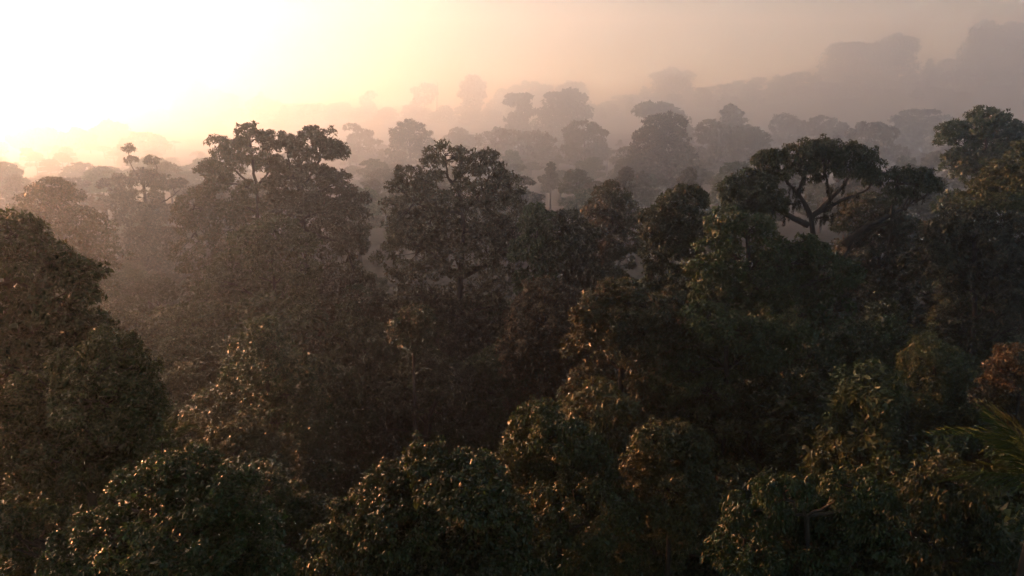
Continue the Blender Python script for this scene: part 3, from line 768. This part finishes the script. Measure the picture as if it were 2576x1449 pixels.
far('faint ragged tree on the right hill, left of the pointed dome', 880, [(2110, 116, 22, 9), (2090, 130, 14, 12), (2150, 115, 26, 10), (2185, 120, 16, 9), (2140, 134, 50, 10)], [(2140, 124), (2140, 150), (2140, 190)], 85, drop=0.2)
far('faint broad dome with a pointed tip on the right hill', 870, [(2258, 92, 12, 7), (2245, 104, 30, 9), (2285, 102, 24, 9), (2225, 116, 30, 10), (2270, 118, 44, 12)], [(2258, 106), (2258, 140), (2258, 190)], 86, drop=0.05)
far('faint tall rounded tree at the top right corner of the hill', 840, [(2482, 62, 22, 11), (2460, 78, 22, 14), (2500, 78, 22, 14), (2480, 98, 40, 14)], [(2482, 80), (2482, 120), (2482, 170)], 87, drop=0.05)
far('faint flat-crowned tree cut by the right edge on the hilltop', 845, [(2545, 70, 26, 11), (2580, 72, 26, 12), (2560, 90, 44, 12)], [(2560, 82), (2560, 120), (2560, 170)], 88, drop=0.05)
far('pale bushy tree in fog above the ragged dome', 480, [(1625, 268, 24, 7), (1665, 270, 30, 8), (1645, 282, 48, 11), (1690, 288, 26, 10)], [(1650, 275), (1650, 300), (1650, 350)], 89, r0=0.6, cr=2.0, L=1.4, W=0.8)
far('small pale flat-topped tree standing clear in fog above the wide rounded crown', 440, [(1838, 274, 17, 7), (1826, 284, 14, 7), (1852, 286, 18, 7), (1842, 300, 34, 9)], [(1838, 278), (1839, 300), (1840, 340)], 90, r0=0.45, cr=1.8, L=1.2, W=0.7)
far('ghostly rounded tree in the glare at the left edge', 560, [(100, 338, 40, 12), (60, 350, 40, 14), (140, 352, 34, 12)], [(100, 348), (100, 380), (100, 420)], 91, r0=0.6, cr=2.2, L=1.6, W=0.9)
far('ghostly peaked tree in the glare right of the rounded one', 540, [(195, 335, 24, 9), (175, 350, 26, 12), (220, 350, 24, 12), (195, 368, 50, 14)], [(196, 345), (196, 380), (196, 420)], 92, r0=0.6, cr=2.2, L=1.6, W=0.9)
far('ghostly tree in the glare above the pale orange umbrella tree', 600, [(275, 315, 24, 9), (300, 322, 22, 10), (255, 330, 26, 12), (285, 340, 44, 14)], [(278, 325), (278, 350), (278, 400)], 93, r0=0.6, cr=2.2, L=1.6, W=0.9)


def snag(label, px, y0, y1, Y, r, seed):
    rng = np.random.default_rng(seed)
    a = at(px, y0, Y); b = at(px - 2, y1, Y)
    b[2] = min(b[2], float(ground(b[0], Y)))
    ro = root('bare_snag', (b[0], Y, b[2]), label)
    t = Tubes(); p = path([b, a * 0.5 + b * 0.5 + rng.normal(0, 0.5, 3) * [1, 1, 0], a], 10) - np.array([b[0], Y, b[2]])
    t.add(p, np.linspace(r, r * 0.45, 10), 7)
    add('trunk', t.build('trunk', M['bark']), ro)
    t = Tubes()
    for k in (7, 8, 9):
        e = p[k] + rng.normal(0, 1, 3) * [5 * r, 2 * r, 1] + [0, 0, 5 * r]
        t.add(curve(p[k], e, rng, 0.2, 5), np.linspace(r * 0.35, r * 0.12, 5), 5)
    add('branch', t.build('branch', M['bark']), ro)


snag('bare pole of a dead tree beside the twin-topped ridge tree', 1101, 208, 300, 1445, 1.4, 5)
hero('slender_tree', 'slim pale-trunked tree standing in the black clearing at centre', 56,
     [(1040, 800, 50, 30), (1010, 830, 40, 30), (1075, 830, 46, 34), (1040, 860, 50, 26)],
     [(1040, 820), (1041, 960), (1046, 1160), (1048, 1300)], 94, skirt=0, leaf='green', bark='pale', r0=0.21, rtop=0.5, cr=0.7, cover=1.3, lai=1.3, L=0.25, W=0.12)

# ------------------------------------------------------------------ palms
def frond_mesh(seed, length, droop, pairs=34):
    rng = np.random.default_rng(seed)
    t = np.linspace(0, 1, 14)
    pts = np.stack([length * (t - 0.12 * t ** 3), 0.03 * length * np.sin(3 * t), length * (0.25 * t - droop * t ** 2.2)], 1)
    tb = Tubes(); tb.add(pts, np.linspace(0.022, 0.005, 14) * length / 2.5, 5)
    V, F = [np.concatenate(tb.v)], [np.concatenate([np.concatenate(tb.f)[:, [0, 1, 2]], np.concatenate(tb.f)[:, [0, 2, 3]]])]
    n = len(V[0])
    for k in range(pairs):
        f = 0.14 + 0.85 * k / pairs
        p = np.array([np.interp(f, t, pts[:, c]) for c in range(3)])
        ll = length * 0.30 * math.sin(math.pi * min(0.96, 0.2 + 0.8 * f)) ** 0.7
        for sgn in (-1, 1):
            d = norm(np.array([0.75 + rng.normal(0, 0.07), sgn * 0.62, -0.12 + rng.normal(0, 0.16)]))
            w = np.array([0.011, 0, 0.004]) * length / 2.5 * rng.uniform(0.7, 1.3)
            mid = p + d * ll * 0.55; tip = p + d * ll + np.array([0, 0, -0.28 * ll])
            V.append(np.array([p - w, p + w, mid + w * 1.3, mid - w * 1.3, tip]))
            F.append(np.array([[0, 1, 2], [0, 2, 3], [3, 2, 4]]) + n)
            n += 5
    return mesh_tris('frond', np.concatenate(V), np.concatenate(F), M['palm'])


def palm(label, px, py, Y, length, count, seed, lift):
    rng = np.random.default_rng(seed)
    c = at(px, py, Y)
    gz = float(ground(c[0], Y))
    ro = root('palm', (c[0], Y, gz), label, 'palm')
    h = c[2] - gz
    t = Tubes(); p = path([(0, 0, -0.5), (0.2, 0.1, h * 0.5), (0, 0, h)], 14)
    t.add(p, 0.13 * np.linspace(1.25, 0.8, 14), 9)
    add('trunk', t.build('trunk', M['bark']), ro)
    shapes = [frond_mesh(seed + k, length, dr) for k, dr in enumerate((0.25, 0.5, 0.8))]
    for k in range(count):
        o = add('frond', shapes[k % 3], ro, (0, 0, h))
        sc = rng.uniform(0.85, 1.12)
        o.rotation_euler = (rng.normal(0, 0.25), -lift * rng.uniform(0.35, 1.0) + 0.35 * (k % 3), k * 2.4 + rng.normal(0, 0.2))
        o.scale = (sc, sc, sc)


palm('feathery palm with upright fronds at the right edge', 2620, 1225, 14.0, 2.3, 18, 401, 1.6)
palm('small spiky palm in the shade between the left trees', 428, 1112, 19.0, 1.15, 12, 402, 1.6)

# ------------------------------------------------------------------ copies: understory, back rows, far slope
def proto(kind, seed, H, Rr, leaf, **kw):
    rng = np.random.default_rng(seed)
    lobes = []
    if kind == 'bush':
        lobes.append(((0, 0, H - 0.32 * Rr), (0.6 * Rr, 0.6 * Rr, 0.32 * Rr)))
        for ring, (n, rr, zz) in enumerate([(5, 0.42, 0.84), (7, 0.62, 0.66), (7, 0.66, 0.44)]):
            for k in range(n):
                a = (k + rng.uniform(-0.3, 0.3)) * 2 * math.pi / n + ring
                q = Rr * rng.uniform(0.3, 0.46)
                lobes.append(((rr * Rr * math.cos(a), rr * Rr * math.sin(a), H * zz * rng.uniform(0.92, 1.05)), (q, q, q * 0.75)))
        top = H * 0.8
    elif kind == 'dome':
        lobes.append(((0, 0, H - 0.3 * Rr), (0.55 * Rr, 0.55 * Rr, 0.3 * Rr)))
        for ring, (n, rr, zz) in enumerate([(5, 0.5, 0.86), (6, 0.66, 0.68)]):
            for k in range(n):
                a = (k + rng.uniform(-0.35, 0.35)) * 2 * math.pi / n + ring
                q = Rr * rng.uniform(0.26, 0.42)
                lobes.append(((rr * Rr * math.cos(a), rr * Rr * math.sin(a), H * zz * rng.uniform(0.92, 1.06)), (q, q, q * 0.7)))
        top = H * 0.7
    elif kind == 'umbrella':
        for k in range(9):
            a = k * 2.4; rr = Rr * 0.8 * math.sqrt(k / 9); q = Rr * rng.uniform(0.26, 0.4)
            lobes.append(((rr * math.cos(a), rr * math.sin(a), H * (0.95 - 0.12 * k / 9) * rng.uniform(0.95, 1.03)), (q, q, q * 0.5)))
        top = H * 0.72
    else:
        for k in range(9):
            t = k / 8; a = k * 2.4; rr = Rr * 0.5 * t * rng.uniform(0.6, 1.2); q = Rr * (0.3 + 0.28 * t) * rng.uniform(0.8, 1.2)
            lobes.append(((rr * math.cos(a), rr * math.sin(a), H * (0.95 - 0.5 * t)), (q, q, q * 0.8)))
        top = H * 0.8
    crown, trunk, _ = tree_meshes(seed, lobes, [(0, 0, -1.0), (rng.normal(0, 0.3), rng.normal(0, 0.3), H * 0.4), (0, 0, top)], 0.022 * H, leaf, **kw)
    return crown, trunk, H


def plant(name, label, pr, loc, rz, sc, group=None):
    ro = root(name, loc, label, 'tree', group, rz, sc)
    add('trunk', pr[1], ro)
    add('crown', pr[0], ro)
    return ro


UN = dict(cr=0.55, cover=1.4, lai=1.35, L=0.20, W=0.10, twigs=4, drop=0.06, cap=60000)
P_NEAR = [proto('bush', 205, 15, 4.2, 'green', **UN), proto('dome', 206, 18, 4.6, 'gloss', **UN), proto('tall', 207, 19, 4.0, 'lime', **UN)]
UND = dict(cr=0.7, cover=1.4, lai=1.4, L=0.30, W=0.16, twigs=4, drop=0.06, cap=34000)
P_UND = [proto('bush', 201, 15, 5.2, 'green', **UND), proto('bush', 202, 17, 4.6, 'warm', **UND), proto('dome', 203, 18, 5.4, 'green', **UND), proto('tall', 204, 19, 4.6, 'gloss', **UND)]
BK = dict(cr=1.2, cover=1.4, lai=1.5, L=0.65, W=0.36, twigs=4)
P_BACK = [proto('dome', 211, 26, 8.5, 'warm', **BK), proto('bush', 212, 24, 7.5, 'green', **BK), proto('tall', 213, 27, 7.0, 'warm', **BK), proto('umbrella', 214, 28, 8.5, 'warm', drop=0.2, **BK)]
FR = dict(cr=1.5, cover=1.4, lai=1.5, L=1.0, W=0.6, twigs=3)
P_FAR = [proto('dome', 221, 24, 9.0, 'warm', **FR), proto('bush', 222, 22, 8.0, 'green', **FR), proto('tall', 223, 26, 7.5, 'warm', **FR), proto('bush', 224, 25, 9.5, 'green', **FR)]

rngF = np.random.default_rng(77)


KEEP = {'understory_tree': {1, 4, 9, 10, 11, 12, 14, 17, 19, 20, 21, 24, 25, 27, 28, 32, 33, 34, 35, 38, 39, 43, 44, 45, 46, 47, 51, 52, 55, 56, 58, 59, 60, 63, 65, 66, 69, 70, 71, 72, 73, 74, 75, 77, 82, 83, 84, 85, 86, 87, 88, 90, 91, 92, 93, 94, 98, 99, 100, 101, 102, 103, 109, 114, 115, 118, 132, 133, 149, 150, 168, 172, 187, 204, 207, 220}, 'canopy_tree': {0, 1, 2, 3, 4, 5, 6, 7, 8, 9, 10, 11, 14, 15, 16, 18, 20, 21, 23, 24, 25, 27, 28, 29, 31, 32, 33, 34, 35, 36, 38, 39, 43, 44, 45, 47, 48, 50, 51, 52, 53, 57, 59, 67, 72, 73, 75, 76, 77, 78, 79, 82, 83, 84, 86, 94, 96, 98, 99, 103, 107, 108, 109, 112, 114, 117, 121, 125, 126, 129, 131, 133, 134, 137, 141, 143, 144, 146, 148, 149, 150, 151, 155, 162, 163, 164, 165, 166, 167, 168, 170, 173, 177, 184, 185, 186, 188, 194, 195, 196, 203, 214, 215, 219, 220, 221, 222, 223, 232, 233, 234, 235, 238, 241, 242, 248, 252, 253, 254, 255, 268, 273, 274, 275, 291, 292, 293, 298, 311, 312, 313, 314, 342, 343}, 'far_tree': {2, 3, 4, 5, 6, 7, 8, 9, 10, 11, 12, 13, 14, 15, 16, 17, 18, 19, 20, 21, 24, 25, 27, 28, 29, 30, 31, 32, 33, 34, 35, 36, 37, 38, 39, 43, 44, 45, 46, 47, 48, 49, 50, 51, 52, 53, 54, 55, 56, 57, 58, 59, 60, 62, 66, 67, 68, 69, 70, 71, 72, 73, 74, 75, 76, 77, 78, 79, 80, 81, 82, 87, 89, 90, 92, 93, 94, 95, 96, 97, 98, 99, 100, 101, 103, 106, 110, 111, 112, 113, 114, 115, 116, 117, 118, 119, 120, 121, 122, 123, 124, 125, 126, 132, 134, 135, 136, 137, 139, 140, 143, 144, 146, 149, 151, 152, 157, 158, 159, 160, 162, 164, 165, 166, 168, 169, 170, 171, 179, 182, 184, 194, 200, 205, 206, 209, 211, 212, 219, 229, 230, 231, 254, 255, 259, 262, 263, 269}}
SERIAL = {}
PLANTED = []


def fill(y0, y1, step, protos, hs, name, kind, group, skip=None, wide=0.80, top=None, lim=None, sink=0.0):
    """one row after another of copied trees; KEEP lists the serial numbers of those that the view shows"""
    y = y0
    while y < y1:
        st = step(y)
        half = wide * y + 4
        x = -half + rngF.uniform(0, st)
        while x < half:
            px, py = x + rngF.uniform(-0.3, 0.3) * st, y + rngF.uniform(-0.35, 0.35) * st
            k = int(rngF.integers(len(protos))); s = rngF.uniform(*hs); rz = rngF.uniform(0, 6.28)
            wide_f = rngF.uniform(0.9, 1.15)
            pick = rngF.uniform()
            x += st
            gz = float(ground(px, py))
            if top:
                lo, hi = top(py)
                s = min(max((at(1288, lo + (hi - lo) * pick, py)[2] - gz) / protos[k][2], 0.4), 2.4)
            if lim:                           # keep low enough to leave the taller trees behind in view
                sl = (at(1288, lim(1288 + px / py * F_PX * 0.97, py), py)[2] - gz) / protos[k][2]
                if sl < 0.45:
                    continue
                s = min(s, sl)
            w = max(s, 0.8 if top else (2.2 if sink else 0)) * wide_f
            if skip and skip(px, py):
                continue
            n = SERIAL[name] = SERIAL.get(name, -1) + 1
            if name in KEEP and n not in KEEP[name]:
                continue
            H = protos[k][2]
            ro = plant(name, None, protos[k], (px, py, gz - sink * H * s), rz, (w, w, s), group)
            d = np.array([px, py, gz + (0.85 - sink) * H * s - CAM_Z])
            v = d[1] * RAY_C - d[2] * RAY_S
            PLANTED.append((ro, kind, 1288 + d[0] / v * F_PX, 724.5 - (d[1] * RAY_S + d[2] * RAY_C) / v * F_PX, py))
        y += st * 0.9


def gap(x, y):                                # the black clearing left of the bottom dome
    u = 1288 + x / y * F_PX
    return (y < 44 and 760 < u < 1300)


LIMX = [0, 300, 450, 930, 1000, 1450, 1500, 2300, 2600]
LIMN = [900, 950, 1130, 1130, 1150, 1150, 1000, 960, 960]
LIMF = [690, 700, 730, 730, 740, 760, 720, 640, 640]


def under(u, y):
    """photograph row that a shade tree's top may not rise above"""
    if y < 56:
        return float(np.interp(u, LIMX, LIMN)) - (float(np.interp(u, LIMX, LIMN)) - float(np.interp(u, LIMX, LIMF)) - 60) * (y - 20) / 36
    return float(np.interp(u, LIMX, LIMF)) - (y - 56) * 0.8


fill(20, 56, lambda y: 5.0 + 0.035 * y, P_NEAR, (0.8, 1.4), 'understory_tree', 'dark shade tree', 'understory trees of the dark valley', gap, lim=under)
fill(58, 142, lambda y: 5.6 + 0.03 * y, P_UND, (0.75, 1.3), 'understory_tree', 'dark shade tree', 'understory trees of the dark valley', gap, lim=under)
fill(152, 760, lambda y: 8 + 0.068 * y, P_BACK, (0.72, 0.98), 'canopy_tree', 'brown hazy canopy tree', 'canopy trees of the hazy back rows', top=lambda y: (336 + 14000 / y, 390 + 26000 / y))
fill(1340, 1600, lambda y: 50, P_FAR, (1.1, 2.1), 'far_tree', 'faint foggy tree', 'trees of the foggy far ridge', wide=0.78, sink=0.35)

# each copy is told by the landmark it stands nearest to in the view, and by its rank from it
NEARM = [(120, 700, 'highest left-edge tree'), (300, 980, 'near tree with the sunlit shoulder'), (450, 1280, 'golden-flecked corner tree'), (440, 1080, 'small spiky palm'), (670, 960, 'narrow conical tree'),
         (590, 1130, 'low yellowish tree'), (1040, 980, 'slim pale trunk'), (1090, 1250, 'bottom centre dome'), (1390, 1120, 'vine-draped tree'), (1680, 1150, 'light green mound'), (2030, 1290, 'bottom right drooping tree'),
         (2500, 1150, 'feathery palm'), (2550, 960, 'rust-coloured edge tree'), (2350, 920, 'yellow-green tree top'), (1370, 790, 'brownish-topped dome'), (1560, 880, 'reddish-topped tree'), (1880, 700, 'bulky tree under the umbrella crown'),
         (2200, 620, 'leaning limb'), (2450, 650, 'shaded mass at right'), (1150, 560, 'broad centre tree'), (690, 640, 'dark tree before the backlit pair'), (380, 620, 'layered tufted tree'), (160, 590, 'rounded orange-lit tree'),
         (1540, 560, 'slender pointed tree'), (1430, 620, 'dim green low tree')]
MIDM = [(150, 480, 'rounded orange-lit tree'), (360, 400, 'pale orange umbrella tree'), (640, 430, 'tall forked backlit tree'), (840, 430, 'tiered backlit tree'), (905, 380, 'lopsided pale tree'), (1030, 370, 'knobbly-topped hazy tree'),
        (1160, 370, 'small rounded hazy tree'), (1310, 380, 'flat-topped hazy tree'), (1470, 370, 'peaked lone tree'), (1580, 420, 'low bushy hazy tree'), (1670, 370, 'ragged dome tree'), (1790, 350, 'open-topped hazy tree'),
        (1885, 370, 'wide rounded hazy tree'), (1985, 340, 'scalloped hazy tree'), (2080, 340, 'bumpy-crowned hazy tree'), (2190, 350, 'soft brown hazy tree'), (2310, 310, 'wispy flat-topped tree'), (2470, 360, 'feathery right-edge tree'), (1650, 290, 'pale bushy fog tree'),
        (1840, 290, 'small clear fog tree'), (100, 350, 'ghostly rounded tree'), (195, 350, 'ghostly peaked tree')]
FARM = [(475, 220, 'tree on the left ridge hump'), (545, 250, 'slope tree of the left hump'), (655, 255, 'wispy ridge tree'), (738, 275, 'low ridge tree'), (815, 275, 'low wide ridge tree'), (930, 250, 'slim-trunked ridge tree'), (1068, 240, 'twin-topped ridge tree'),
        (1190, 230, 'ridge dome tree'), (1300, 230, 'pointed ridge tree'), (1353, 225, 'knob-topped ridge tree'), (1440, 220, 'double-domed ridge tree'), (1690, 185, 'lowest hill-shoulder tree'), (2140, 120, 'ragged hill tree'), (2258, 105, 'pointed hill dome'),
        (2482, 80, 'top right corner tree'), (2560, 82, 'edge-cut hilltop tree'), (195, 330, 'ghostly peaked tree'), (278, 325, 'ghostly tree above the pale umbrella')]
RANK = ['nearest', 'second', 'third', 'fourth', 'fifth', 'sixth', 'seventh', 'eighth', 'ninth', 'tenth', 'eleventh', 'twelfth', 'thirteenth', 'fourteenth', 'fifteenth', 'sixteenth', 'seventeenth', 'eighteenth', 'nineteenth', 'twentieth']


def name_copies():
    bins = {}
    for ro, kind, u, v, y in PLANTED:
        marks = FARM if kind.startswith('faint') else (MIDM if kind.startswith('brown') else NEARM)
        dist, i = min((math.hypot(u - a, 1.3 * (v - b)), i) for i, (a, b, _) in enumerate(marks))
        a, b, nm = marks[i]
        du, dv = u - a, 1.3 * (v - b)
        side = ('right of' if du > 0 else 'left of') if abs(du) > abs(dv) else ('below' if dv > 0 else 'above')
        bins.setdefault((kind, side, nm), []).append((dist, ro))
    for (kind, side, nm), lst in bins.items():
        for r, (d, ro) in enumerate(sorted(lst, key=lambda q: q[0])):
            first = '' if len(lst) == 1 else RANK[min(r, 19)] + ' '
            ro['label'] = f'{first}{kind} {side} the {nm}'


name_copies()

def shade_forest():
    """unseen forest past the left edge, added as one mass to shade the valley from the low sun"""
    rng = np.random.default_rng(909)
    spots = []
    while len(spots) < 46:
        y = rng.uniform(-30, 330); x = -(0.80 * max(y, 0) + 16 + 170 * rng.random() ** 1.3)
        if all((x - a) ** 2 + (y - b) ** 2 > 14 ** 2 for a, b in spots):
            spots.append((x, y))
    for part, nm, mat in ((0, 'shade_canopy', M['green']), (1, 'shade_trunks', M['bark'])):
        Vs, Ts, n = [], [], 0
        r2 = np.random.default_rng(910)
        for x, y in spots:
            pr = P_FAR[int(r2.integers(len(P_FAR)))]
            me = pr[part]
            co = np.empty(len(me.vertices) * 3, np.float32); me.vertices.foreach_get('co', co); co = co.reshape(-1, 3)
            k = len(me.polygons[0].vertices)
            ix = np.empty(len(me.loops), np.int32); me.loops.foreach_get('vertex_index', ix); ix = ix.reshape(-1, k)
            a = r2.uniform(0, 6.28); s = (r2.uniform(20, 27) if 0.57 * x + 0.82 * y < 27 else r2.uniform(36, 50)) / pr[2]; w = r2.uniform(1.0, 1.5)  # added trees: short where sun should pass, tall where they shade the valley
            R = np.array([[math.cos(a), -math.sin(a), 0], [math.sin(a), math.cos(a), 0], [0, 0, 1]])
            Vs.append((co @ R.T) * [w, w, s] + [x, y, float(ground(x, y))])
            Ts.append(ix + n); n += len(co)
        me = mesh_tris(nm, np.concatenate(Vs), np.concatenate(Ts), mat)
        if part == 0:
            top = tag(add('forest', me), 'unseen forest beyond the left edge, added to shade the valley', None, kind='stuff')
        else:
            tag(add('trunks', me, top), None, None, kind='stuff')


shade_forest()



# ------------------------------------------------------------------ haze
def build_haze():
    m, n, l = nodes_of('haze')
    pv = n.new('ShaderNodeVolumePrincipled')
    pv.inputs['Color'].default_value = (0.62, 0.80, 1.0, 1)
    pv.inputs['Absorption Color'].default_value = (1, 1, 1, 1)
    pv.inputs['Density'].default_value = HAZE_DENSITY
    pv.inputs['Anisotropy'].default_value = HAZE_G
    o = n.new('ShaderNodeOutputMaterial')
    l.new(pv.outputs[0], o.inputs['Volume'])
    x0, x1, y0, y1, z0, z1 = -1720, 1720, -80, 1780, -20, 222
    V = [(x, y, z) for z in (z0, z1) for y in (y0, y1) for x in (x0, x1)]
    F = [(0, 2, 3, 1), (4, 5, 7, 6), (0, 1, 5, 4), (2, 6, 7, 3), (0, 4, 6, 2), (1, 3, 7, 5)]
    me = mesh_tris('haze', np.array(V, float), np.array(F), m)
    tag(add('haze', me), 'pale morning mist filling the valley', None, kind='stuff')


build_haze()
